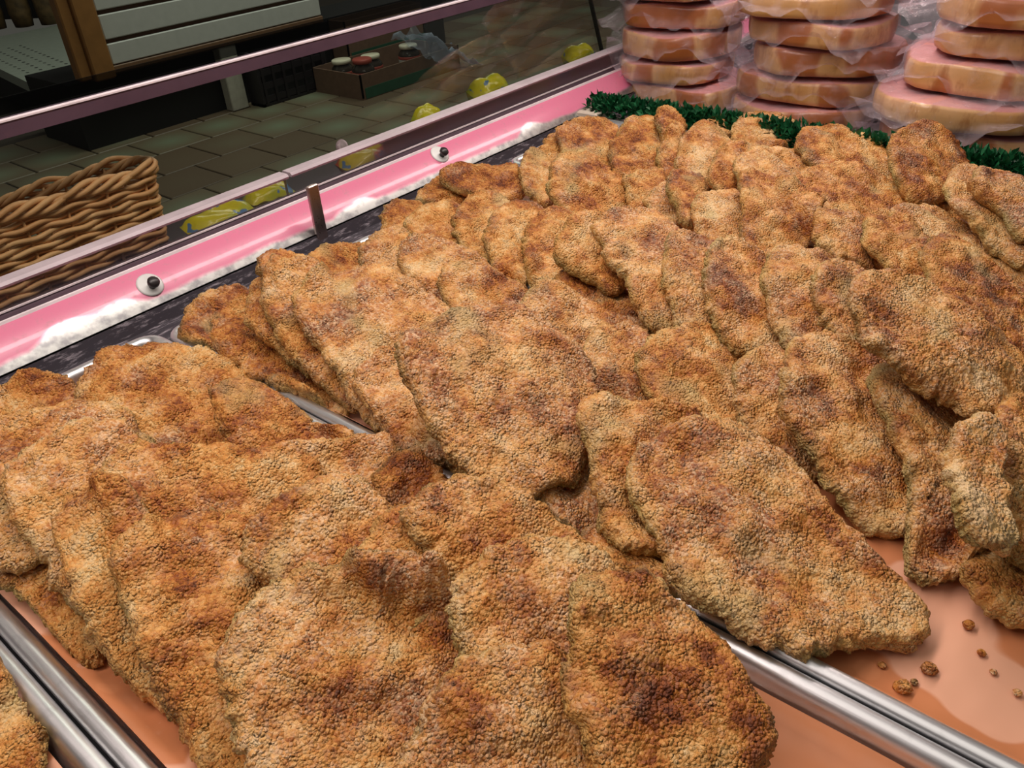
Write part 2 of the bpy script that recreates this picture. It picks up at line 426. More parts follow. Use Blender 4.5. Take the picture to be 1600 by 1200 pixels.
cpart(MB().prism([(.783, .020), (.783, .0272), (.7925, .0325), (.800, .0325), (.800, .020)], XA, XB), 'guard_base', M['base'])
cpart(MB().prism([(.7900, .0326), (.7900, .0342), (.7915, .0342), (.7915, .0326)], XA, XB), 'base_lip', M['railtop'])
for x0, x1 in ((XA, .531), (.535, XB)):
    g = cpart(MB().box((x0, .7925, .0326), (x1, .7975, .0555)), 'acrylic_guard', M['acrylic'])
    cpart(MB().prism([(.786, .0556), (.785, .0580), (.788, .0605), (.802, .0605), (.803, .0580), (.802, .0556)], x0, x1), 'guard_cap', M['edge'], g)
cpart(MB().bbox((.5225, .742, -.022), (.5375, .7475, .056), .0012), 'joint_post', M['post'])
# sloping front glass
def gy(z): return .812 + .29 * (z - .03)
def slab(x0, x1, z0, z1, th, off=0.0): return MB().prism([(gy(z0) + off, z0), (gy(z0) + th + off, z0), (gy(z1) + th + off, z1), (gy(z1) + off, z1)], x0, x1)
for x0, x1 in ((XA, 1.2075), (1.2105, XB)): cpart(slab(x0, x1, .026, .80, .006), 'front_glass', M['glass'])
cpart(slab(1.2078, 1.2102, .026, .80, .007, -.0005), 'glass_seam', M['seam'])
zr = .1625
rl = cpart(MB().prism([(gy(zr) - .008, zr), (gy(zr) - .001, zr), (gy(zr + .0155) - .001, zr + .0155), (gy(zr) - .005, zr + .0155), (gy(zr) - .008, zr + .0135)], XA, XB), 'glass_rail', M['rail'])
cpart(MB().prism([(gy(zr) - .0090, zr + .0139), (gy(zr) - .0090, zr + .0155), (gy(zr) - .0065, zr + .0166), (gy(zr) - .0055, zr + .0156), (gy(zr) - .0075, zr + .0150)], XA, XB), 'highlight_lip', M['railtop'], rl)  # bright line along the rail top: highlight put in as a pale strip
cpart(slab(XA, XB, zr + .0175, zr + .031, .002, -.003), 'smoked_band', M['tint'])
cpart(MB().box((XA, .803, -.06), (XB, .935, .0)), 'front_ledge', M['ledge'])
t_ = at_y((500, 222), .86); dz = t_.z
dsc = MB().lathe([(.0005, 0), (.009, 0), (.0095, .0012), (.005, .002), (.003, .005), (.0005, .005)], seg=20)
Td = Matrix.Translation((t_.x, gy(dz) - .001, dz)) @ Matrix.Rotation(math.radians(74), 4, 'X'); dsc.V = [Td @ v for v in dsc.V]
d_o = dsc.build('clear_disc', M['disc'], None, True)  # small milky clear disc set on the glass
tag(d_o, 'small clear round disc on the front glass', 'suction disc')  # milky round blob on the glass; suction disc is only a guess

# ================================================================== TRAYS AND PAPER
def rrect(x0, x1, y0, y1, r, k=6):
    P = []
    for cx, cy, a0 in ((x1 - r, y1 - r, 0), (x0 + r, y1 - r, 90), (x0 + r, y0 + r, 180), (x1 - r, y0 + r, 270)):
        for i in range(k + 1):
            a = math.radians(a0 + 90 * i / k); P.append((cx + r * math.cos(a), cy + r * math.sin(a)))
    return P
def loop_mesh(loops, close_ends=True):
    V, F = [], []; n = len(loops[0])
    for L in loops: V += L
    for k in range(len(loops) - 1):
        for i in range(n):
            j = (i + 1) % n; F.append((k * n + i, k * n + j, (k + 1) * n + j, (k + 1) * n + i))
    if close_ends: F.append([(len(loops) - 1) * n + i for i in range(n)])
    return V, F
TRAYS = {'Z': (-.205, .0425, -.08, .700), 'A': (.0440, .2925, -.08, .703), 'B': (.2943, .5680, -.08, .692), 'C': (.5700, .8170, -.08, .694), 'E': (.8190, 1.0440, -.08, .712)}
TNAME = {'Z': 'aluminium display tray cut off at the bottom left corner', 'A': 'aluminium display tray nearest the viewer lined with orange paper',
         'B': 'second aluminium display tray with rounded back corner and bare orange paper at its near end',
         'C': 'third aluminium display tray with an orange paper corner showing by the metal post', 'E': 'farthest aluminium display tray beside the green divider'}
for key, (x0, x1, y0, y1) in TRAYS.items():
    cx, cy = (x0 + x1) / 2, (y0 + y1) / 2
    tr = tag(empty('display_tray', (cx, cy, -.024)), TNAME[key], 'tray', 'aluminium trays in the case')
    prof = [(.0175, -.0205), (.0150, -.0180), (.0122, -.0050), (.0112, -.0018), (.0092, .0004), (.0070, .0016), (.0045, .0016), (.0022, .0008), (.0006, -.0008), (.0, -.0032), (.0008, -.0056), (.0040, -.0066), (.0105, -.0062), (.0140, -.0200), (.0165, -.0236)]
    L = []
    rim = prof
    inner = [(.05, -.0208)] + rim
    for ins, z in inner: L.append([(a - cx, b - cy, z + .024) for a, b in rrect(x0 + ins, x1 - ins, y0 + ins, y1 - ins, max(.004, .020 - ins))])
    V, F = loop_mesh(L[::-1], True)
    F.append([i for i in range(len(L[0]))][::-1])
    o = mesh_obj('pan', V, F, M['alu'], tr, True)
    # paper liner: crumpled sheet that climbs the walls a little
    pp = tag(empty('paper_liner', (cx, cy, -.0200)), {'Z': 'orange paper sheet in the bottom left corner tray', 'A': 'orange paper sheet under the nearest pile of cutlets', 'B': 'oil stained orange paper sheet in the second tray',
              'C': 'orange paper sheet in the third tray', 'E': 'orange paper sheet in the farthest tray'}[key], 'paper', 'orange paper liners')
    nx, ny = 26, 70; V, F = [], []
    G = np.array([[(i / nx, j / ny) for i in range(nx + 1)] for j in range(ny + 1)]).reshape(-1, 2)
    wob = vnoise(np.c_[G[:, 1] * 9, G[:, 0] * 0 + 3, G[:, 0] * 0 + hash(key) % 5], 3)
    for (u, v), wb in zip(G, wob):
        sx = (u - .5) * (x1 - x0 - .031); sy = (v - .5) * (y1 - y0 - .032)
        du = min(u, 1 - u) * (x1 - x0); dv = min(v, 1 - v) * (y1 - y0)
        up = max(0, .012 - min(du, dv)) / .012
        z = .0006 + up * (.010 + .004 * wb)
        V.append([sx, sy, z])
    V = np.array(V); V[:, 2] += .0011 * (1 + vnoise(np.c_[V[:, 0] * 22, V[:, 1] * 22, V[:, 0] * 0 + 1.5], 9))
    if key == 'C':                                     # corner pokes out over the back rim
        k = np.clip((V[:, 1] - .36) / .022, 0, 1) * np.clip((.035 - (V[:, 0] + .1165)) / .05, 0, 1); V[:, 2] += .019 * k; V[:, 1] -= .004 * k
    for j in range(ny):
        for i in range(nx):
            a = j * (nx + 1) + i; F.append((a, a + 1, a + nx + 2, a + nx + 1))
    po = mesh_obj('sheet', V.tolist(), F, M['paper'], pp, True)
    sm = po.modifiers.new('thickness', 'SOLIDIFY'); sm.thickness = .0003; sm.offset = 1

# ================================================================== CUTLETS
TILT = dict(A=24, B=24, C=24, D=24, E=24, Z=14)
TH, FL = .0135, -.0165
RAISE = dict(A=.010, B=.008, C=.013, D=.015, E=.010, Z=0)
GXX, GYY = np.meshgrid(np.arange(-120, 1760, 8.), np.arange(140, 1320, 8.))
RAYS = np.stack([(GXX - CX) / FPX, (GYY - CY) / FPX, np.ones_like(GXX)], -1) @ RM.T
def inside(poly):
    mm = np.zeros(GXX.shape, bool); n = len(poly)
    for i in range(n):
        xa, ya = poly[i]; xb, yb = poly[(i + 1) % n]
        if ya == yb: continue
        mm ^= ((ya > GYY) != (yb > GYY)) & (GXX < (xb - xa) * (GYY - ya) / (yb - ya) + xa)
    return mm
def catmull(P, n):
    P = np.array(P, float); k = len(P); out = []
    seg = np.linalg.norm(np.roll(P, -1, 0) - P, axis=1); cum = np.r_[0, np.cumsum(seg)]
    for s in np.linspace(0, cum[-1], n, endpoint=False):
        i = int(np.searchsorted(cum, s, 'right') - 1); i = min(i, k - 1); t = (s - cum[i]) / seg[i]
        p0, p1, p2, p3 = P[(i - 1) % k], P[i], P[(i + 1) % k], P[(i + 2) % k]
        out.append(.5 * ((2 * p1) + (p2 - p0) * t + (2 * p0 - 5 * p1 + 4 * p2 - p3) * t * t + (3 * p1 - p0 - 3 * p2 + p3) * t ** 3))
    return np.array(out)
HG = .004; HX0, HY0 = -.35, -.25; HN = (430, 290)
def blur(A, it):
    for _ in range(it):
        B = A.copy(); B[1:] += A[:-1]; B[:-1] += A[1:]; B[:, 1:] += A[:, :-1]; B[:, :-1] += A[:, 1:]
        A = B / 5.0
    return A
depth = {}; hmap = {}
HM0 = np.full(HN, -1.0); hx_ = HX0 + (np.arange(HN[0]) + .5) * HG; hy_ = HY0 + (np.arange(HN[1]) + .5) * HG
for x0, x1, y0, y1 in TRAYS.values():                 # tray rims carry what hangs over them
    for xe in (x0 + .005, x1 - .005): HM0[np.abs(hx_ - xe)[:, None] < .008 + 0 * hy_[None]] = .001
    HM0[(hx_[:, None] > x0) & (hx_[:, None] < x1) & (np.abs(hy_[None] - y1 + .005) < .008)] = .001
def add_cutlet(idx, trk, cid, poly, tone, tilt, label):
    g = 'E' if trk in 'DE' else trk
    rs = np.random.RandomState(100 + idx)
    th = math.radians((tilt if tilt is not None else TILT[trk]) + rs.uniform(-2, 2))
    n = np.array([-math.sin(th) * .12, -math.sin(th), math.cos(th)]); n /= np.linalg.norm(n)
    mk = inside(poly); r = RAYS[mk]; nr = r @ n; nC = n[2] * CAMH
    T = depth.setdefault(g, np.full(GXX.shape, np.inf)); HM = hmap.setdefault(g, HM0.copy())
    fl = FL + (RAISE[trk] if tilt is None else .001)
    tf = (fl + TH / 2 - CAMH) / r[:, 2]
    d = np.percentile(nC + tf * nr, 75 if th > .3 else 90)
    ov = T[mk]; kk = np.isfinite(ov)
    if kk.sum() > 3: d = max(d, np.percentile(nC + (ov[kk] - TH / np.abs(nr[kk]) * .72) * nr[kk], 72))
    t = (d - nC) / nr
    T[mk] = np.minimum(t - TH / np.abs(nr) * .5, ov)
    # outline on the plane
    px = np.ptp(np.array(poly), axis=0).max()
    N = int(np.clip(px * .50, 44, 150))
    nb = 4 * (N - 1)
    C2 = catmull(poly, nb)
    rr = np.c_[(C2[:, 0] - CX) / FPX, (C2[:, 1] - CY) / FPX, np.ones(nb)] @ RM.T
    B3 = CAMP + rr * (((d - nC) / (rr @ n))[:, None])
    c3 = B3.mean(0)
    e1 = np.array([1, 0, 0]) - n * n[0]; e1 /= np.linalg.norm(e1); e2 = np.cross(n, e1)
    B = np.c_[(B3 - c3) @ e1, (B3 - c3) @ e2]
    R_ = np.linalg.norm(B, axis=1)
    ang = np.linspace(0, 2 * PI, nb, endpoint=False)
    cyc = np.c_[np.cos(ang), np.sin(ang), np.full(nb, idx * 3.1)]
    per = np.linalg.norm(np.roll(B, -1, 0) - B, axis=1).sum()
    jit = .0034 * vnoise(cyc * (per / .020 / 6.28) + 5, 1) + .0022 * vnoise(cyc * (per / .007 / 6.28) + 9, 2) + .0010 * vnoise(cyc * (per / .003 / 6.28) + 9, 2)
    B = B * (1 + (jit / np.maximum(R_, .01)))[:, None]
    # concentric square grid
    u = np.linspace(-1, 1, N); U, Vv = np.meshgrid(u, u, indexing='ij')
    sg = np.maximum(np.abs(U), np.abs(Vv)); s = np.zeros_like(U)
    safe = np.where(sg == 0, 1, sg)
    a_, b_ = U / safe, Vv / safe
    s = np.where((a_ >= 1 - 1e-9) & (b_ < 1 - 1e-9), (b_ + 1) / 2, np.where((b_ >= 1 - 1e-9) & (a_ > -1 + 1e-9), 1 + (1 - a_) / 2, np.where(a_ <= -1 + 1e-9, 2 + (1 - b_) / 2, 3 + (a_ + 1) / 2)))
    fi = (s / 4 * nb) % nb; i0 = np.floor(fi).astype(int) % nb; fr = (fi - np.floor(fi))[..., None]
    BP = B[i0] * (1 - fr) + B[(i0 + 1) % nb] * fr
    RB = np.maximum(np.linalg.norm(BP, axis=2), .01)
    SPL = .80
    phi = np.clip((sg - SPL) / (1 - SPL), 0, 1) * PI * .93
    e = np.minimum(.0075 / RB, .35)
    rad = np.where(sg <= SPL, sg / SPL * (1 - e), (1 - e) + e * np.sin(phi))
    zz = TH / 2 * np.cos(phi)
    Q = BP * rad[..., None]
    X2, Y2 = Q[..., 0], Q[..., 1]
    dirn = BP / RB[..., None]
    sd = rs.uniform(0, 60)
    flat = np.c_[X2.ravel(), Y2.ravel(), zz.ravel()]
    q = flat + sd
    lump = (.35 - np.abs(vnoise(q * [34, 34, 10], 14))) * .0046 + vnoise(q * [24, 24, 8], 4) * .0050 + vnoise(q * [60, 60, 20], 5) * .0030
    k2 = rs.uniform(1.0, 3.2) if tilt is None else .4; droop = -k2 * flat[:, 1] ** 2 * .55 - rs.uniform(.2, 1.4) * flat[:, 0] ** 2 * (1 if tilt is None else .3)
    top = np.cos(phi).ravel()
    c1 = cells(q * 400, 6); c2 = cells(q * 150, 7)
    fine = (.55 - c1) * .0012 + np.clip(.34 - c2, 0, 1) * .0026 + vnoise(q * 520, 8) * .0004 + vnoise(q * 150, 10) * .0012
    fine *= .45 + .75 * np.clip(vnoise(q * 38, 17) + .45, 0, 1)
    sp = np.sin(phi).ravel(); fine = fine * (1 + .8 * sp)
    fx = flat[:, 0] + dirn[..., 0].ravel() * sp * fine * 1.3
    fy = flat[:, 1] + dirn[..., 1].ravel() * sp * fine * 1.3
    mid = lump + droop
    fz = flat[:, 2] * (1 + .18 * vnoise(q * [45, 45, 0.001], 12)) + mid + np.clip(top, -.3, 1) * fine
    P = c3 + fx[:, None] * e1 + fy[:, None] * e2 + fz[:, None] * n
    # let it settle on what lies under it: world height map of its tray
    ix = np.clip(((P[:, 0] - HX0) / HG).astype(int), 0, HN[0] - 1); iy = np.clip(((P[:, 1] - HY0) / HG).astype(int), 0, HN[1] - 1)
    midz = (c3 + flat[:, :1] * e1 + flat[:, 1:2] * e2 + (mid)[:, None] * n)[:, 2]
    need = np.maximum(np.maximum(HM[ix, iy], FL) + TH * .42 - midz, 0).reshape(N, N)
    need = np.clip(need, 0, .035)
    lift = np.maximum(blur(need, max(3, N // 12)), blur(need, 2) * .85).ravel()
    P[:, 2] += lift
    P[:, 2] = np.maximum(P[:, 2], FL - .0015 + .0006 * vnoise(q * 300, 3))
    tp = top > .2
    np.maximum.at(HM, (ix[tp], iy[tp]), P[tp, 2])
    base = np.array([P[:, 0].mean(), P[:, 1].mean(), P[:, 2].min()])
    P -= base
    # faces
    I = np.arange(N * N).reshape(N, N)
    Fq = np.stack([I[:-1, :-1], I[1:, :-1], I[1:, 1:], I[:-1, 1:]], -1).reshape(-1, 4)
    ringi = list(I[:, 0]) + list(I[-1, 1:]) + list(I[-2::-1, -1]) + list(I[0, -2:0:-1])
    cb = P[ringi].mean(0); V = np.vstack([P, cb[None]]); ci = N * N
    me = bpy.data.meshes.new('breaded_cutlet')
    nq = len(Fq); nt = len(ringi)
    tri = np.array([(ringi[(i + 1) % nt], ringi[i], ci) for i in range(nt)])
    me.vertices.add(len(V)); me.vertices.foreach_set('co', V.ravel())
    me.loops.add(nq * 4 + nt * 3); me.loops.foreach_set('vertex_index', np.r_[Fq.ravel(), tri.ravel()].astype(np.int32))
    me.polygons.add(nq + nt); me.polygons.foreach_set('loop_start', np.r_[np.arange(nq) * 4, nq * 4 + np.arange(nt) * 3].astype(np.int32))
    me.polygons.foreach_set('use_smooth', np.ones(nq + nt, bool))
    me.update(calc_edges=True); me.validate()
    ea = me.attributes.new('edge', 'FLOAT', 'POINT')
    ev = np.r_[np.clip(1 - top, 0, 1) * .9, 1.0]; ea.data.foreach_set('value', ev.astype(np.float32))
    me.materials.append(M['cutlet'])
    o = bpy.data.objects.new('breaded_cutlet', me); o.location = base; fl_ = .85 if any(w_ in label for w_ in ('sandy', 'floury', 'pale', 'broad', 'crumb')) else .3
    o.color = (tone, fl_, 0, 1); link(o)
    tag(o, label, 'cutlet', 'breaded cutlets shingled in the trays')
    return o
# (tray, id, polygon px, tone(0 pale..1 brown), tilt deg or None, label)
PIECES = [
('E','E1',[(838,250),(850,222),(880,197),(915,190),(950,215),(950,262),(900,282),(860,264)],.55,None,'golden cutlet at the far left corner of the tray nearest the green divider'),
('E','E2',[(868,205),(920,182),(960,190),(968,230),(962,275),(905,278),(885,245)],.6,None,'golden cutlet second from the glass in the tray beside the green divider'),
('E','E7',[(1095,197),(1120,178),(1150,188),(1165,215),(1130,228),(1100,218)],.6,None,'small browned cutlet end touching the green divider behind the pale upright one'),
('E','E3',[(955,225),(975,190),(1010,176),(1042,188),(1044,235),(1030,282),(985,288),(957,260)],.55,None,'rounded golden cutlet just left of the small cutlet tip standing upright'),
('E','E4',[(1022,180),(1034,168),(1058,182),(1070,206),(1055,222),(1034,210)],.8,None,'small brown cutlet tip standing upright against the green divider'),
('E','E5',[(1029,232),(1045,213),(1066,222),(1072,272),(1048,280),(1032,264)],.55,None,'narrow golden cutlet wedged below the upright brown tip'),
('E','E6',[(1057,238),(1073,205),(1097,190),(1142,213),(1150,250),(1122,290),(1085,294),(1060,268)],.4,None,'pale smooth cutlet below the upright brown tip near the green divider'),
('E','E8',[(1143,198),(1162,174),(1200,171),(1238,188),(1260,215),(1245,240),(1200,248),(1162,226)],.4,None,'pale cutlet with sharp corner touching the green divider under the middle meat stack'),
('E','E9',[(1104,268),(1124,236),(1150,222),(1180,240),(1170,295),(1140,310),(1115,294)],.6,None,'narrow cutlet with a shaded left side in the far tray centre'),
('E','E10',[(1148,252),(1180,230),(1240,232),(1305,250),(1320,290),(1240,318),(1190,320),(1158,290)],.55,None,'broad golden cutlet lying in the middle of the far tray'),
('E','E11',[(1248,218),(1265,194),(1320,198),(1370,220),(1400,240),(1410,290),(1350,305),(1290,268),(1258,244)],.6,None,'long cutlet left of the round dark one along the green divider'),
('E','E12',[(1215,290),(1300,258),(1400,280),(1485,315),(1520,390),(1470,450),(1350,410),(1260,360)],.5,16,'large flat light brown cutlet at the centre right of the far tray'),
('E','E16',[(1390,330),(1480,335),(1560,385),(1660,440),(1660,520),(1560,490),(1450,440)],.45,16,'pinkish pale cutlet under the long pale one at right edge of far tray'),
('E','E13',[(1386,240),(1398,208),(1440,194),(1484,212),(1514,252),(1495,305),(1440,318),(1400,278)],.95,26,'round dark brown knobbly cutlet standing up at the green divider'),
('E','E14',[(1486,268),(1508,248),(1540,265),(1600,335),(1670,420),(1630,440),(1540,365),(1493,315)],.35,None,'long pale smooth cutlet right of the round dark brown one'),
('E','E15',[(1522,283),(1543,253),(1600,282),(1670,335),(1670,400),(1600,368),(1550,315)],.85,None,'dark golden cutlet at the right edge on top of the long pale one'),
('D','D1',[(811,255),(830,231),(858,250),(870,292),(862,325),(835,315),(816,288)],.5,None,'narrow cutlet nearest the pink strip at the start of the far tray near side'),
('D','D2b',[(948,292),(972,272),(992,305),(978,336),(945,330)],.45,None,'small light cutlet end peeking out right of the chunky folded one'),
('D','D2',[(856,285),(868,250),(905,235),(952,258),(980,283),(975,322),(930,340),(900,340),(864,310)],.6,None,'chunky folded cutlet with a round outline near the pink strip in far tray'),
('D','D3',[(975,295),(1000,266),(1038,268),(1034,335),(1000,346),(978,326)],.5,None,'upright golden cutlet right of the chunky folded one'),
('D','D4',[(1011,305),(1035,284),(1064,300),(1070,345),(1030,352),(1012,332)],.3,None,'pale yellow narrow cutlet left of the curled brown tip'),
('D','D5',[(1038,296),(1058,268),(1092,276),(1100,310),(1096,355),(1066,352),(1050,318)],.8,None,'cutlet with a curled browned tip in the middle of the far tray'),
('D','D6',[(1084,330),(1098,303),(1150,298),(1170,330),(1175,395),(1130,395),(1092,372)],.3,None,'pale square ended cutlet right of the curled brown tip'),
('D','D7',[(1157,310),(1160,262),(1205,268),(1252,316),(1280,355),(1250,395),(1190,402),(1162,368)],.65,None,'tall brown cutlet standing at the centre of the far tray'),
('D','D8',[(1270,345),(1288,328),(1332,333),(1360,360),(1380,420),(1310,405),(1280,382)],.55,None,'cutlet with pale raised tip left of the two dark narrow ones'),
('D','D9',[(1352,355),(1368,334),(1412,356),(1455,410),(1490,470),(1440,480),(1390,438),(1358,396)],.7,None,'dark narrow cutlet first of the two leaning at right of far tray'),
('D','D10',[(1444,395),(1478,358),(1532,398),(1610,480),(1660,550),(1630,610),(1540,550),(1468,478)],.9,None,'darkest long cutlet leaning at the right edge of the far tray'),
('C','C0',[(654,302),(680,276),(722,288),(728,316),(690,326),(660,316)],.65,None,'small brown cutlet end at the far corner of the third tray'),
('C','C1',[(686,278),(708,257),(760,258),(808,256),(820,302),(780,316),(720,300)],.85,None,'browned cutlet lying along the pink strip at end of third tray'),
('C','C2',[(594,355),(606,320),(650,308),(668,340),(645,380),(600,376)],.5,None,'cutlet at the left corner of the third tray beside the orange paper'),
('C','C3',[(630,345),(665,318),(722,318),(735,360),(728,405),(690,398),(650,372)],.5,None,'second shingled cutlet in the third tray counted from the glass'),
('C','C4',[(710,345),(733,300),(785,298),(800,340),(785,430),(745,420),(718,388)],.6,None,'third shingled cutlet in the third tray with a smooth curved left edge'),
('C','C5',[(760,350),(788,314),(842,312),(860,360),(845,450),(810,462),(775,430),(760,388)],.55,None,'fourth shingled cutlet in the third tray reaching down to second tray'),
('C','C6',[(820,360),(848,324),(892,332),(910,370),(905,440),(872,464),(835,452),(818,408)],.45,None,'yellowish shingled cutlet left of the lobed one in third tray'),
('C','C7b',[(872,435),(890,415),(935,425),(985,465),(1010,505),(965,510),(905,482)],.7,None,'brown lower cutlet tucked under the lobed one in third tray'),
('C','C7',[(866,385),(888,345),(932,338),(980,368),(995,425),(965,460),(920,438),(875,410)],.6,None,'lobed cutlet overhanging a brown one in third tray'),
('C','C8',[(928,350),(958,326),(1002,322),(1048,345),(1068,400),(1070,510),(1042,532),(1000,490),(965,428),(943,380)],.5,None,'cutlet with a pale knobbly top fold in the middle of third tray'),
('C','C9',[(1038,390),(1058,358),(1104,366),(1140,410),(1142,510),(1112,537),(1075,525),(1048,468)],.65,None,'brown speckled shingled cutlet right of the pale knobbly fold'),
('C','C10',[(1102,405),(1128,373),(1184,386),(1215,430),(1230,530),(1202,560),(1150,545),(1112,488)],.6,None,'broad golden shingled cutlet at the centre of third tray'),
('C','C11',[(1198,425),(1218,378),(1292,390),(1340,430),(1345,510),(1292,545),(1240,552),(1208,498)],.4,None,'pale cutlet with ragged fold across it in the third tray'),
('C','C12',[(1268,445),(1298,406),(1350,428),(1365,500),(1380,555),(1320,555),(1288,508)],.65,None,'narrow brown cutlet between the ragged pale one and the big right one'),
('C','C14',[(1480,520),(1540,515),(1610,570),(1690,650),(1660,720),(1560,660)],.8,None,'dark cutlet end at right edge of the third tray'),
('C','C13',[(1338,445),(1362,418),(1422,426),(1502,474),(1570,555),(1640,640),(1580,665),(1450,605),(1370,542),(1343,486)],.5,None,'large cutlet with floury pale face at right of third tray'),
('B','B1',[(280,525),(298,470),(345,445),(392,455),(405,500),(385,545),(320,550)],.7,None,'browned cutlet at the rounded back corner of the second tray'),
('B','B2',[(330,500),(392,505),(455,555),(522,612),(549,640),(532,660),(470,632),(400,592),(340,552)],.8,16,'thin dark bottom cutlet along the rim at left of second tray'),
('B','B6',[(478,415),(508,384),(570,376),(606,398),(590,445),(520,450)],.7,None,'brown cutlet end by the metal post at the back of second tray'),
('B','B3',[(384,475),(402,430),(462,415),(490,468),(530,560),(552,618),(505,608),(430,548),(393,515)],.5,None,'greenish shaded cutlet second in the pile at left of second tray'),
('B','B4',[(403,417),(420,397),(472,403),(510,428),(495,468),(430,452)],.85,None,'dark brown flap poking out toward the pink strip from second tray'),
('B','B9',[(556,402),(588,368),(632,358),(670,400),(700,468),(640,470),(595,446)],.5,None,'pale cutlet at the back edge of second tray right of the metal post'),
('B','B5',[(408,465),(438,424),(504,436),(540,500),(572,590),(560,632),(502,600),(438,528)],.45,None,'light crumbed cutlet third in the pile at left of second tray'),
('B','B7',[(466,475),(505,430),(560,405),(625,418),(690,470),(735,525),(700,610),(655,700),(600,672),(540,608),(496,545)],.45,None,'wide golden cutlet with orange spot left of the big sandy one'),
('B','B10',[(618,390),(648,360),(702,376),(785,428),(830,468),(800,520),(720,500),(655,455)],.4,None,'long pale cutlet at the back of second tray below third tray'),
('B','B13',[(655,660),(692,645),(725,715),(745,752),(705,745),(668,706)],.3,None,'greenish cutlet edge in the dark gap left of the big sandy one'),
('B','B8',[(556,588),(598,540),(648,556),(685,620),(712,728),(728,752),(690,758),(636,728),(585,656)],.8,None,'reddish brown narrow cutlet beside the rim left of big sandy one'),
('B','B11',[(688,440),(708,408),(764,416),(830,458),(872,488),(860,535),(780,530),(715,496)],.45,None,'pale tapered cutlet behind the big sandy one in second tray'),
('B','B12',[(816,474),(838,440),(872,446),(945,484),(1018,516),(1060,565),(960,585),(880,552),(826,506)],.7,None,'long cutlet with a dark brown tip behind the big sandy one'),
('B','B15',[(790,690),(845,630),(915,640),(945,720),(990,870),(950,880),(850,805),(800,750)],.5,None,'sandy narrow cutlet tucked between the big sandy one and the folded one'),
('B','B14',[(614,550),(655,505),(740,476),(822,476),(895,528),(930,600),(930,690),(905,755),(840,775),(760,755),(715,728),(685,685),(646,622)],.6,None,'big sandy coarse crumbed cutlet in the middle of second tray'),
('B','B16',[(905,550),(938,508),(1002,516),(1035,560),(1035,630),(960,636),(915,605)],.65,None,'rounded sandy cutlet behind the folded one in second tray'),
('B','B17',[(998,550),(1028,518),(1080,505),(1145,526),(1190,560),(1190,650),(1120,672),(1050,652),(1002,598)],.6,None,'cutlet with a brown and grey patch near its top edge in second tray'),
('B','B18',[(1148,575),(1178,543),(1230,542),(1265,620),(1305,735),(1285,765),(1230,732),(1176,688),(1152,645)],.6,None,'narrow crumbed cutlet left of the tall smooth one in second tray'),
('B','B26',[(905,825),(950,832),(1000,855),(1065,890),(1088,948),(1048,958),(980,918),(918,868)],.9,14,'dark small cutlet end below the large front one beside the rim'),
('B','B24',[(903,655),(922,618),(1000,620),(1105,645),(1140,675),(1090,760),(1060,880),(1005,890),(950,845),(926,740)],.6,None,'folded cutlet with browned upper rim under the large front one'),
('B','B19',[(1220,600),(1236,540),(1290,516),(1355,536),(1400,590),(1425,650),(1450,760),(1445,850),(1370,838),(1308,778),(1256,696),(1222,648)],.5,None,'tall smooth pale cutlet overhanging the orange paper in second tray'),
('B','B23',[(1500,885),(1540,840),(1600,840),(1690,890),(1700,1000),(1590,970),(1526,930)],.5,14,'small golden cutlet at the right edge on the orange paper'),
('B','B20',[(1368,595),(1396,552),(1480,572),(1535,640),(1520,760),(1540,900),(1502,920),(1432,890),(1422,806),(1405,706)],.6,None,'long cutlet with brown scar right of the tall smooth pale one'),
('B','B22',[(1542,705),(1566,640),(1640,610),(1720,760),(1700,910),(1600,885),(1556,806)],.65,None,'golden cutlet cut off by the right edge of the picture in second tray'),
('B','B21',[(1488,695),(1508,653),(1547,650),(1570,700),(1572,800),(1590,850),(1540,850),(1493,796)],.2,None,'pale whitish narrow cutlet near the right edge of second tray'),
('B','B25',[(982,750),(998,698),(1060,668),(1132,662),(1194,686),(1254,736),(1304,798),(1364,868),(1434,938),(1448,985),(1402,1008),(1330,1014),(1270,1034),(1198,1008),(1128,974),(1072,938),(1046,882),(1006,814)],.5,15,'large sandy cutlet lying flat at the near end of second tray over its rim'),
('A','A1',[(-90,650),(0,602),(48,578),(84,584),(128,608),(145,665),(60,710),(-60,730)],.65,None,'cutlet at the back left corner of the nearest tray under the pink strip'),
('A','A2',[(115,600),(172,541),(250,533),(332,546),(390,588),(410,690),(330,735),(220,700),(135,650)],.55,None,'orange golden cutlet at the back of nearest tray by its rim corner'),
('A','A3',[(330,610),(385,588),(457,626),(504,666),(542,690),(552,716),(490,760),(400,740),(340,670)],.7,None,'reddish brown cutlet along the right rim at the back of nearest tray'),
('A','A5',[(-60,760),(30,790),(90,860),(155,955),(165,1040),(118,1030),(50,955),(-20,885)],.75,16,'bottom cutlet beside the left rim of the nearest tray'),
('A','A4',[(-70,670),(40,640),(125,622),(200,640),(250,710),(200,790),(80,880),(0,890),(-70,820)],.45,None,'broad pale cutlet at left edge of picture in nearest tray'),
('A','A6',[(5,740),(50,690),(140,652),(220,690),(230,790),(190,900),(200,1010),(150,985),(80,895),(18,810)],.4,None,'pale yellow cutlet with ragged fold at left of the nearest tray'),
('A','A9',[(430,720),(500,690),(545,690),(600,684),(620,722),(630,775),(590,815),(510,810),(440,780)],.6,None,'crumbly cutlet end over the right rim of nearest tray'),
('A','A7',[(155,750),(172,708),(230,686),(335,688),(425,700),(490,720),(500,775),(450,850),(350,890),(260,920),(195,870)],.5,None,'cutlet with a curled torn tip in the middle of nearest tray'),
('A','A8',[(85,810),(145,765),(215,790),(260,880),(285,1000),(325,1110),(300,1150),(220,1090),(148,1000),(106,895)],.4,None,'greenish edged cutlet hanging toward the left rim in nearest tray'),
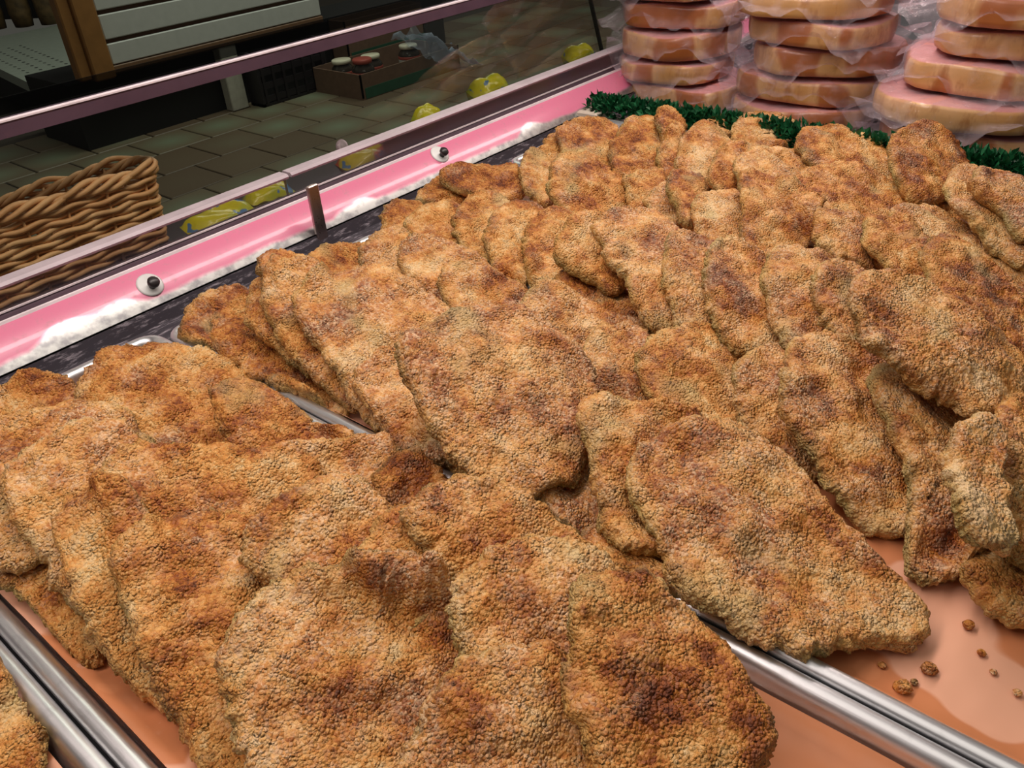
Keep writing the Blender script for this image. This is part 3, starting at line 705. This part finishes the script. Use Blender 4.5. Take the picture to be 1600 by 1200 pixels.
('A','A10',[(585,745),(625,712),(672,726),(705,765),(690,810),(650,815),(598,800)],.85,None,'small reddish cutlet end touching the second tray from the nearest one'),
('A','A11',[(175,860),(235,812),(320,790),(425,800),(500,870),(470,970),(440,1110),(450,1270),(330,1220),(255,1095),(198,965)],.65,None,'cutlet with a dark red brown burnt spot at left of nearest tray'),
('A','A12',[(385,840),(428,790),(500,748),(575,752),(610,800),(625,880),(560,950),(450,945),(395,895)],.6,None,'sandy dome shaped cutlet in the middle of the nearest tray'),
('A','A13',[(555,870),(605,800),(660,785),(715,810),(725,880),(710,935),(620,935),(560,905)],.5,None,'ragged cutlet left of the yellowish front pair in nearest tray'),
('A','A15',[(635,810),(668,748),(740,740),(802,762),(865,808),(955,878),(975,935),(870,925),(780,920),(695,905)],.45,None,'yellowish cutlet with two tiny black burnt specks along the right rim'),
('A','A14',[(345,1020),(395,930),(470,900),(560,904),(645,912),(705,938),(738,990),(735,1070),(700,1160),(640,1280),(430,1280),(362,1130)],.5,None,'large floury cutlet at the bottom centre of nearest tray'),
('A','A16',[(705,950),(745,872),(810,838),(885,842),(950,880),(950,970),(920,1050),(830,1065),(735,1040)],.4,None,'pale yellow cutlet with raised fold behind the front one'),
('A','A17',[(640,1140),(690,1060),(745,1018),(835,1006),(900,1040),(940,1130),(980,1290),(620,1290)],.6,None,'brownish pink floury cutlet at bottom edge left of the front one'),
('A','A18',[(880,970),(896,908),(950,890),(1012,888),(1055,930),(1115,972),(1155,1050),(1194,1120),(1195,1175),(1160,1260),(1100,1310),(940,1290),(918,1170),(876,1060),(890,1005)],.75,20,'front brown cutlet with dark patches at near end of nearest tray'),
('Z','Z1',[(-100,1060),(0,1035),(36,1105),(62,1130),(74,1190),(64,1270),(-80,1290)],.7,14,'orange golden cutlet in the tray at bottom left corner'),
]

for k_, pc in enumerate(PIECES): add_cutlet(k_, *pc)

# loose crumbs on the bare paper of the second tray
CR = [((1410, 1075), .0052, 'largest dark crumb lying on the bare orange paper'), ((1450, 1046), .0045, 'pale angular crumb on the orange paper beside the largest one'),
      ((1429, 1066), .0022, 'tiny crumb between the two largest crumbs on orange paper'), ((1378, 1040), .0024, 'small crumb on orange paper just below the large front cutlet'),
      ((1533, 1020), .0024, 'small pale crumb on the wet paper stain near the right edge'), ((1553, 1050), .0018, 'tiny crumb on the paper below the small pale one'),
      ((1513, 978), .0034, 'oily flake in the wet ring on the paper'), ((1590, 1083), .0024, 'tiny crumb at the right edge of the bare orange paper')]
for i, (p, r_, lb) in enumerate(CR):
    c_ = at_z(p, FL); V, F = [], []
    mb = MB().lathe([(r_ * .1, 0), (r_ * .8, r_ * .05), (r_, r_ * .4), (r_ * .75, r_ * .85), (r_ * .1, r_ * 1.05)], seg=9)
    A = np.array([tuple(v) for v in mb.V]); A[:, :2] *= (1 + .35 * vnoise(A * 260 + i * 7, 3))[:, None]; A[:, 2] *= 1 + .3 * vnoise(A[:, :3] * 200 + i, 4)
    A[:, 2] -= A[:, 2].min()
    o = mesh_obj('crumb', A.tolist(), mb.F, M['cutlet'], None, True, (c_.x, c_.y, -.0172)); o.color = (.6, .6, .6, 1)
    tag(o, lb, 'crumb', 'loose crumbs on the paper')

# ================================================================== GREEN DIVIDER
hd = tag(empty('parsley_divider', (1.072, .32, -.024)), 'long strip of dark green plastic parsley dividing cutlets from meat packs', 'divider')
MB().box((-.010, -.44, 0), (.010, .425, .010)).build('base_strip', M['green'], hd)
MB().bbox((-.034, .395, .0), (.012, .432, .030), .002).build('end_block', M['cream'], hd)
lv, lf = [], []
for i in range(5200):
    y = random.uniform(-.43, .425); a = random.uniform(-1.45, 1.45)
    rad = random.uniform(.008, .021); cx = math.sin(a) * rad; cz = .020 + abs(math.cos(a)) * rad * 1.25
    d = Vector((math.sin(a) + random.uniform(-.5, .5), random.uniform(-.9, .9), abs(math.cos(a)) + random.uniform(-.4, .4))).normalized()
    sd = d.cross(Vector((random.uniform(-1, 1), random.uniform(-1, 1), random.uniform(-1, 1)))).normalized()
    L = random.uniform(.008, .015); w = random.uniform(.003, .0055); p = Vector((cx, y, cz)); nn = d.cross(sd) * .0015
    n = len(lv); lv += [p, p + d * L * .5 + sd * w + nn, p + d * L, p + d * L * .5 - sd * w + nn]
    lf += [(n, n + 1, n + 2), (n, n + 2, n + 3)]
o = mesh_obj('leaves', lv, lf, M['green'], hd); o['kind'] = 'stuff'

# ================================================================== VACUUM-PACKED MEAT
def ham(cx, cy, z, ra, rb, th, rz, tx, ty, label, grp, flat_side=.78, pink=1.0):
    t = tag(empty('meat_pack', (cx, cy, z), rz), label, 'meat pack', grp)
    t.rotation_euler = (tx, ty, rz)
    nseg = 56; sd = random.uniform(0, 90)
    def outline(k):
        a = 2 * PI * k / nseg
        x, y = ra * math.cos(a), rb * math.sin(a)
        r = 1 + .035 * math.sin(2 * a + sd) + .025 * math.sin(3 * a + sd * 2)
        x *= r; y *= r
        if x > ra * flat_side: x = ra * flat_side + (x - ra * flat_side) * .25
        return x, y
    O = [outline(k) for k in range(nseg)]
    V, F, FA = [], [], []
    prof = [(.0, 0), (.5, 0), (.93, 0), (.985, .06), (1.0, .25), (1.005, .55), (1.0, .85), (.985, .96), (.955, 1.0), (.5, 1.0), (0, 1.0)]
    for r, h in prof:
        for k, (x, y) in enumerate(O):
            wv = 1 + .010 * math.sin(k * 1.7 + sd) * (r > .9)
            V.append((x * r * wv, y * r * wv, h * th + .0018 * math.sin(k * .45 + sd) * (1 if h > .5 else 0))); FA.append(pink if (h >= 1.0 or h <= 0) and r < .94 + (.02 if h >= 1 else 0) else 0.0)
    for i in range(len(prof) - 1):
        for k in range(nseg):
            j = (k + 1) % nseg; F.append((i * nseg + k, i * nseg + j, (i + 1) * nseg + j, (i + 1) * nseg + k))
    o = mesh_obj('ham_slice', V, F, M['ham'], t, True); at = o.data.attributes.new('face', 'FLOAT', 'POINT'); at.data.foreach_set('value', FA)
    # film: skin over the slice plus a wavy sealed flange
    V, F = [], []; n2 = 96
    ph = [random.uniform(0, 6.28) for _ in range(5)]
    prof = [(.0, 1.06, 0), (.5, 1.05, 0), (.93, 1.05, 0), (1.03, .97, 0), (1.035, .6, 0), (1.06, .50, .2), (1.13, .46, .6), (1.24, .44, 1.0), (1.34, .40, 1.3)]
    for r, h, wv in prof:
        for k in range(n2):
            a = 2 * PI * k / n2; x, y = outline(k * nseg / n2)
            ext = 1 + (r - 1.035) * (.55 + .5 * abs(math.sin(2 * a + ph[0])) + .25 * math.sin(5 * a + ph[1])) if r > 1.035 else r
            if r > 1.035: ext += .035
            z_ = h * th + wv * (.010 * math.sin(4 * a + ph[2]) + .006 * math.sin(9 * a + ph[3]) + .003 * math.sin(21 * a + ph[4]) - .004)
            z_ += .0006 * math.sin(17 * a + ph[1]) if wv == 0 else 0
            V.append((x * ext, y * ext, z_))
    for i in range(len(prof) - 1):
        for k in range(n2):
            j = (k + 1) % n2; F.append((i * n2 + k, i * n2 + j, (i + 1) * n2 + j, (i + 1) * n2 + k))
    mesh_obj('plastic_wrap', V, F, M['wrap'], t, True)
    return t
ORD = ['bottom', 'second from bottom', 'third from bottom', 'fourth from bottom', 'fifth from bottom', 'top']
STK = [('left stack nearest the glass', 1.262, .705, .100, .098, [(0, -.03, 0), (0, .005, .1), (.0, .0, -.2), (.012, .0, .3), (.01, .01, .0), (0, 0, .2)], 'left'),
       ('middle stack', 1.262, .480, .108, .110, [(0, 0, .2), (-.008, .004, .0), (.012, -.01, .3), (.0, .0, -.1), (-.01, .012, .2), (0, 0, .1)], 'middle'),
       ('right stack', 1.262, .228, .112, .120, [(-.02, .02, .1), (-.03, .025, .3), (.0, .015, -.1), (.008, -.015, .2), (0, -.02, .1), (.01, -.01, .2)], 'right')]
for nm, sx, sy, ra, rb, offs, sh in STK:
    zc = -.022
    for i, (dx, dy, rz) in enumerate(offs):
        th_ = random.uniform(.028, .037); sc_ = random.uniform(.92, 1.0)
        ham(sx + dx + random.uniform(-.008, .008), sy + dy + random.uniform(-.006, .006), zc, ra * sc_, rb * sc_, th_, rz + PI, random.uniform(-.02, .02), random.uniform(-.03, .015),
            'film wrapped pink meat slab, %s of the %s' % (ORD[i], nm), 'vacuum packed meat slabs behind the green divider', random.uniform(.66, .95))
        zc += th_ + .0065
# ================================================================== WICKER BASKET on the ledge
bk = tag(empty('wicker_basket', (.300, .897, .001)), 'tan woven willow basket standing outside the glass on the ledge', 'basket')
bw, bd, bh = .118, .021, .090        # half width, half depth, height
def bpath(z, out=0.0, k=64):
    fl = 1 + .08 * z / bh; hx, hy = bw * fl + out, bd * fl + out; r = .012; P = []
    for cx, cy, a0 in ((hx - r, hy - r, 0), (-hx + r, hy - r, 90), (-hx + r, -hy + r, 180), (hx - r, -hy + r, 270)):
        for i in range(5):
            a = math.radians(a0 + 90 * i / 4); P.append((cx + r * math.cos(a), cy + r * math.sin(a)))
    P.append(P[0]); P = np.array(P); s = np.r_[0, np.cumsum(np.linalg.norm(np.diff(P, axis=0), axis=1))]
    q = np.linspace(0, s[-1], k, endpoint=False); return np.c_[np.interp(q, s, P[:, 0]), np.interp(q, s, P[:, 1])], s[-1]
NS = 26
for i in range(NS):                                   # upright stakes
    pts = []
    for z in np.linspace(0, bh - .004, 5):
        P, L = bpath(z, 0, NS); pts.append((P[i][0], P[i][1], z))
    MB().tube(pts, .0017, 5).build('stake', M['wicker'], bk, True)
rows = 13
for r_ in range(rows):                                # each weaver runs in front of and behind the stakes
    z = .004 + r_ * (bh - .014) / rows; K = NS * 4; P, L = bpath(z, 0, K); pts = []
    cen = P.mean(0)
    for i in range(K + 1):
        p = P[i % K]; nx_ = P[(i + 1) % K] - P[(i - 1) % K]; nn = np.array([nx_[1], -nx_[0]]); nn /= np.linalg.norm(nn)
        a = math.cos(PI * i / 4 / 2 + PI * (r_ % 2)); pts.append((p[0] + nn[0] * .0024 * a, p[1] + nn[1] * .0024 * a, z + .0012 * math.sin(i * .8 + r_)))
    MB().tube(pts, (.0027 + .0004 * random.random()), 6, False).build('weaver', M['wicker'], bk, True)
for r_ in range(4):                                   # plaited rim
    z = bh - .008 + r_ * .0022; K = 120; P, L = bpath(z, .001, K); pts = []
    for i in range(K + 1):
        p = P[i % K]; nx_ = P[(i + 1) % K] - P[(i - 1) % K]; nn = np.array([nx_[1], -nx_[0]]); nn /= np.linalg.norm(nn)
        ph = 2 * PI * i / 15 + r_ * PI / 2; pts.append((p[0] + nn[0] * .0036 * math.cos(ph), p[1] + nn[1] * .0036 * math.cos(ph), z + .0042 * math.sin(ph)))
    MB().tube(pts, .0031, 6, False).build('rim_strand', M['wicker'], bk, True)
P, L = bpath(0, -.001, 40)
mesh_obj('bottom', [(p[0], p[1], .002) for p in P] + [(p[0], p[1], .005) for p in P], [tuple(range(40))[::-1], tuple(range(40, 80))] + [(i, (i + 1) % 40, 40 + (i + 1) % 40, 40 + i) for i in range(40)], M['wicker'], bk)

# ================================================================== SWEET PACKETS on the ledge
CM = [candy_mat('yellow_packet_print', ((.62, .55, .02), (.48, .50, .03), (.08, .20, .42)), 0), candy_mat('yellow_red_packet_print', ((.55, .44, .05), (.45, .09, .05), (.10, .22, .42)), 7),
      candy_mat('blue_packet_print', ((.10, .25, .55), (.55, .50, .05), (.5, .55, .6)), 13)]
def packet(p, z, lx, ly, h, rz, mat, label, tx=0.0):
    c_ = at_z(p, z); n = 12; V, F = [], []
    for s_ in (1, -1):
        for j in range(n + 1):
            for i in range(n + 1):
                u, v = i / n * 2 - 1, j / n * 2 - 1
                b = ((1 - u ** 4) * (1 - v ** 4)) ** .5
                V.append((u * lx * (1 - .06 * v * v), v * ly * (1 - .05 * u * u), s_ * h * b * (1 + .2 * math.sin(5 * u + 3 * v + lx * 90)) + .0012 * math.sin(9 * u) * (1 - b)))
    nn_ = (n + 1) ** 2
    for j in range(n):
        for i in range(n):
            a = j * (n + 1) + i; F.append((a, a + 1, a + n + 2, a + n + 1)); F.append((nn_ + a + n + 1, nn_ + a + n + 2, nn_ + a + 1, nn_ + a))
    o = mesh_obj('sweet_packet', V, F, mat, None, True, (c_.x, c_.y, h + .001)); o.rotation_euler = (tx, 0, rz)
    return tag(o, label, 'packet', 'sweet packets along the front ledge')
packet((345, 345), .012, .045, .020, .012, .1, CM[0], 'yellow packet beside the wicker basket on the ledge', .25)
packet((420, 305), .012, .030, .018, .011, -.2, CM[0], 'yellow and blue packet left of the metal post')
packet((570, 252), .012, .040, .020, .013, .1, CM[1], 'red and yellow packet just right of the metal post', .2)
packet((668, 192), .016, .024, .018, .019, .3, CM[0], 'upright yellow packet peeking over the guard behind the right screw', .3)
packet((765, 152), .016, .034, .022, .022, -.1, CM[0], 'largest yellow packet peeking over the acrylic guard', .35)
packet((845, 139), .014, .030, .018, .013, .2, CM[1], 'yellow and red packet between the large yellow and the blue one')
packet((884, 124), .014, .020, .016, .014, .0, CM[2], 'blue packet behind the guard near the glass seam')
packet((905, 92), .016, .030, .020, .018, -.2, CM[0], 'last yellow packet on the ledge near the left meat stack', .3)

# ================================================================== SHOP FITTINGS beyond the aisle
YS = 3.87
sw = tag(empty('slatwall_stand', (2.4, YS, FZ)), 'white slatwall display stand with orange wooden post across the aisle', 'display stand')
def sw_box(a, b, name, mat, e=.0):
    a = (a[0] - 2.4, a[1] - YS, a[2] - FZ); b = (b[0] - 2.4, b[1] - YS, b[2] - FZ)
    return (MB().bbox(a, b, e) if e else MB().box(a, b)).build(name, mat, sw)
XR = 3.04
sw_box((1.83, YS + .022, -.45), (XR, YS + .05, .36), 'back_board', M['groove'])
zt = [-.410, -.305, -.186, -.067, .052, .171]
for z0, z1 in ((-.405, -.318), (-.300, -.200), (-.182, -.082), (-.064, .036), (.054, .154), (.172, .272)):
    sw_box((1.835, YS, z0), (XR - .005, YS + .021, z1), 'slat', M['white'], .004)
sw_box((1.73, YS - .02, -.455), (1.828, YS + .07, .36), 'corner_post', M['wood'], .006)
sw_box((1.675, YS + .0, -.445), (1.729, YS + .06, .36), 'rear_post', M['wood'], .006)
sw_box((1.83, YS - .004, -.440), (XR, YS + .03, -.409), 'bottom_trim', M['trim'], .003)
sw_box((2.375, YS, FZ), (2.472, YS + .06, -.44), 'leg', M['legwhite'], .004)
sw_box((1.64, YS + .075, FZ), (XR + 1.0, YS + .5, -.46), 'dark_base', M['blackpanel'])
# perforated shelf deck left of the stand
c0 = at_z((58, 136), -.55); c1 = at_z((150, 114), -.55); c2 = at_z((0, 108), -.55)
ds = (c2 - c0).normalized(); c2 = c0 + ds * 1.7
sh = tag(empty('perforated_shelf', (c0.x, c0.y, FZ)), 'pale grey perforated metal shelf deck in the upper left corner', 'shelf')
q3 = [(0, 0), (c1.x - c0.x + .5, c1.y - c0.y), (c1.x - c0.x + .5 + ds.x * 1.7, c1.y - c0.y + ds.y * 1.7), (ds.x * 1.7, ds.y * 1.7)]
V = [(a, b, .20) for a, b in q3] + [(a, b, .15) for a, b in q3]
mesh_obj('deck', V, [(0, 1, 2, 3), (7, 6, 5, 4), (0, 4, 5, 1), (1, 5, 6, 2), (2, 6, 7, 3), (3, 7, 4, 0)], M['shelf'], sh)
mesh_obj('plinth', [(a * .97 + .03, b * .97 + .03, .15) for a, b in q3] + [(a * .97 + .03, b * .97 + .03, 0) for a, b in q3], [(7, 6, 5, 4), (0, 4, 5, 1), (1, 5, 6, 2), (2, 6, 7, 3), (3, 7, 4, 0)], M['blackpanel'], sh)
hv = MB()
for i in range(16):
    for j in range(4):
        p = Vector((0, 0, .2005)) + ds * (.10 + i * .075) + Vector((.07 + j * .07, -.01, 0)); n = len(hv.V)
        hv.V += [p + Vector((.009 * math.cos(a), .013 * math.sin(a), 0)) for a in np.linspace(0, 2 * PI, 8, endpoint=False)]; hv.F.append(list(range(n, n + 8)))
ho = hv.build('perforations', M['hole'], sh); ho['kind'] = 'stuff'
b0 = at_z((-90, 34), -.55); b1 = at_z((135, 26), -.55)
e_ = (b1 - b0); L_ = e_.length; e_ /= L_; n_ = Vector((-e_.y, e_.x, 0))
o_ = b0 - c0; o_.z = .2005
V = []
for z_ in (0, 1.0):
    for a_, d_ in ((0, 0), (L_, 0), (L_, .04), (0, .04)): V.append(tuple(o_ + e_ * a_ + n_ * d_ + Vector((0, 0, z_))))
mesh_obj('back_panel', V, [(3, 2, 1, 0), (4, 5, 6, 7), (0, 1, 5, 4), (1, 2, 6, 5), (2, 3, 7, 6), (3, 0, 4, 7)], M['blackpanel'], sh)
SK = ['brown sack at the very top left corner of the shelf', 'brown sack in the middle of the shelf row', 'brown sack next to the orange wooden post']
for i, (p, s_) in enumerate((((-2, 47), .42), ((40, 43), .40), ((80, 39), .40))):
    c_ = at_z(p, -.55); mb = MB().lathe([(.02, 0), (.85, .02), (1.0, .25), (.9, .7), (.55, .95), (.3, 1.05), (.42, 1.2), (.05, 1.2)], seg=18)
    A = np.array([tuple(v) for v in mb.V]); A *= [.068, .068, s_]; A[:, :2] *= (1 + .18 * vnoise(A * 14 + i * 5, 2))[:, None]
    o = mesh_obj('goods_sack', A.tolist(), mb.F, M['sack'], None, True, (c_.x, c_.y, -.549)); tag(o, SK[i], 'sack', 'sacks on the perforated shelf')
# black crate
cr = tag(empty('plastic_crate', (2.74, 3.90 - .10, FZ)), 'black slotted plastic crate under the white slatwall stand', 'crate')
for nm, a, b in (('side', (-.24, -.02, 0), (-.225, .09, .26)), ('side', (.19, -.02, 0), (.205, .09, .26)), ('bottom', (-.24, -.02, 0), (.205, .09, .015))): MB().box(a, b).build(nm, M['crate'], cr)
for k in range(4): MB().box((-.225, -.02, .02 + k * .065), (.19, -.008, .05 + k * .065)).build('slat', M['crate'], cr)
for k in range(7): MB().box((-.22 + k * .065, -.024, .015), (-.205 + k * .065, -.012, .25)).build('upright', M['crate'], cr)
# cartons of jars
def text_mesh(s, size):
    cu = bpy.data.curves.new('t', 'FONT'); cu.body = s; cu.size = size; cu.align_x = 'CENTER'; cu.align_y = 'CENTER'; cu.extrude = .0004
    ob = bpy.data.objects.new('t', cu); COL.objects.link(ob)
    dg = bpy.context.evaluated_depsgraph_get(); me = bpy.data.meshes.new_from_object(ob.evaluated_get(dg)); bpy.data.objects.remove(ob); bpy.data.curves.remove(cu); return me
TXT = text_mesh('SMAK', .036)
TXT.materials.clear(); TXT.materials.append(M['ink'])
jar_proto = []
def jar(x, y, z, label, tilt):
    t = tag(empty('drink_jar', (x, y, z)), label, 'jar', 'lidded jars in the carton'); t.rotation_euler = (tilt[0], tilt[1], -.75); t.scale = (1, 1, tilt[2])
    if not jar_proto:
        a = MB().lathe([(.002, 0), (.055, 0), (.06, .008), (.06, .14), (.055, .16), (.036, .185), (.036, .195), (.002, .195)], seg=20).build('glass_body', M['jar'], t, True)
        b = MB().lathe([(.002, .186), (.048, .186), (.051, .190), (.051, .210), (.047, .215), (.002, .215)], seg=20).build('lid', M['lid'], t, True)
        c_ = MB().lathe([(.0603, .035), (.0607, .037), (.0607, .110), (.0603, .112)], seg=20).build('paper_label', M['label'], t, True)
        d = MB().lathe([(.0605, .113), (.0609, .114), (.0609, .134), (.0605, .135)], seg=20).build('red_band', M['red'], t, True)
        e = bpy.data.objects.new('lettering', TXT); link(e, t); e.location = (0, -.0612, .072); e.rotation_euler = (PI / 2, 0, 0)
        jar_proto.extend([a, b, c_, d, e])
    else:
        for s_ in jar_proto:
            c_ = s_.copy(); link(c_, t)
    return t
def carton(x0, x1, y0, y1, z0, h, label):
    cx, cy = (x0 + x1) / 2, (y0 + y1) / 2; t = tag(empty('jar_carton', (cx, cy, z0)), label, 'carton', 'cartons of jars on the floor')
    hx, hy = (x1 - x0) / 2, (y1 - y0) / 2; w = .008
    MB().box((-hx, -hy, 0), (hx, hy, w)).build('bottom', M['card'], t)
    for a, b in (((-hx, -hy, w), (hx, -hy + w, h)), ((-hx, hy - w, w), (hx, hy, h)), ((-hx, -hy, w), (-hx + w, hy, h)), ((hx - w, -hy, w), (hx, hy, h))):
        MB().box(a, b).build('side', M['card'], t)
    MB().box((-hx + .02, -hy - .0025, .004), (hx - .002, -hy - .0002, h * .45)).build('green_print', M['greenprint'], t)
    return t
carton(2.84, 3.58, 3.40, 3.78, FZ, .125, 'brown carton with green printed base full of lidded jars on the floor')
for p_, lb, hs in (((517, 97), 'leftmost cream lidded jar in the floor carton', .72), ((579, 85), 'middle cream lidded jar in the floor carton', .72), ((637, 69), 'rightmost cream lidded jar in the floor carton', .72)):
    q_ = at_z(p_, -.585); jar(max(q_.x, 2.925), min(q_.y, 3.70), FZ + .010, lb, (random.uniform(-.04, .04), random.uniform(-.04, .04), hs))
rj = jar(2.945, 3.49, FZ + .010, 'red lidded jar with white printed label at the front corner of the carton', (0, 0, .78))
for ch in rj.children:
    if ch.name.startswith('lid'): ch.data = ch.data.copy(); ch.data.materials[0] = M['red']
carton(3.12, 3.72, 3.80, 3.938, FZ + .0, .30, 'tall brown carton behind the jars right of the slatwall stand')
# film bag thrown over the carton's far end
V, F = [], []; nx = 16
for j in range(nx + 1):
    for i in range(nx + 1):
        u, v = i / nx, j / nx; x = 3.28 + .40 * u; y = 3.30 + .32 * v
        V.append([x, y, FZ + .20 - .13 * max(0, u - .45) ** 1.0 * 2 - .10 * (1 - v) ** 2])
V = np.array(V); V[:, 2] += .045 * vnoise(V * 16, 5) + .02 * vnoise(V * 40, 6); V[:, 2] = np.maximum(V[:, 2], FZ + .01)
for j in range(nx):
    for i in range(nx):
        a = j * (nx + 1) + i; F.append((a, a + 1, a + nx + 2, a + nx + 1))
b_ = V[:, :].mean(0); b_[2] = V[:, 2].min()
fo = mesh_obj('plastic_film_bag', (V - b_).tolist(), F, M['bluefilm'], None, True, tuple(b_)); tag(fo, 'crumpled bluish clear plastic film draped over the jar carton', 'plastic film')
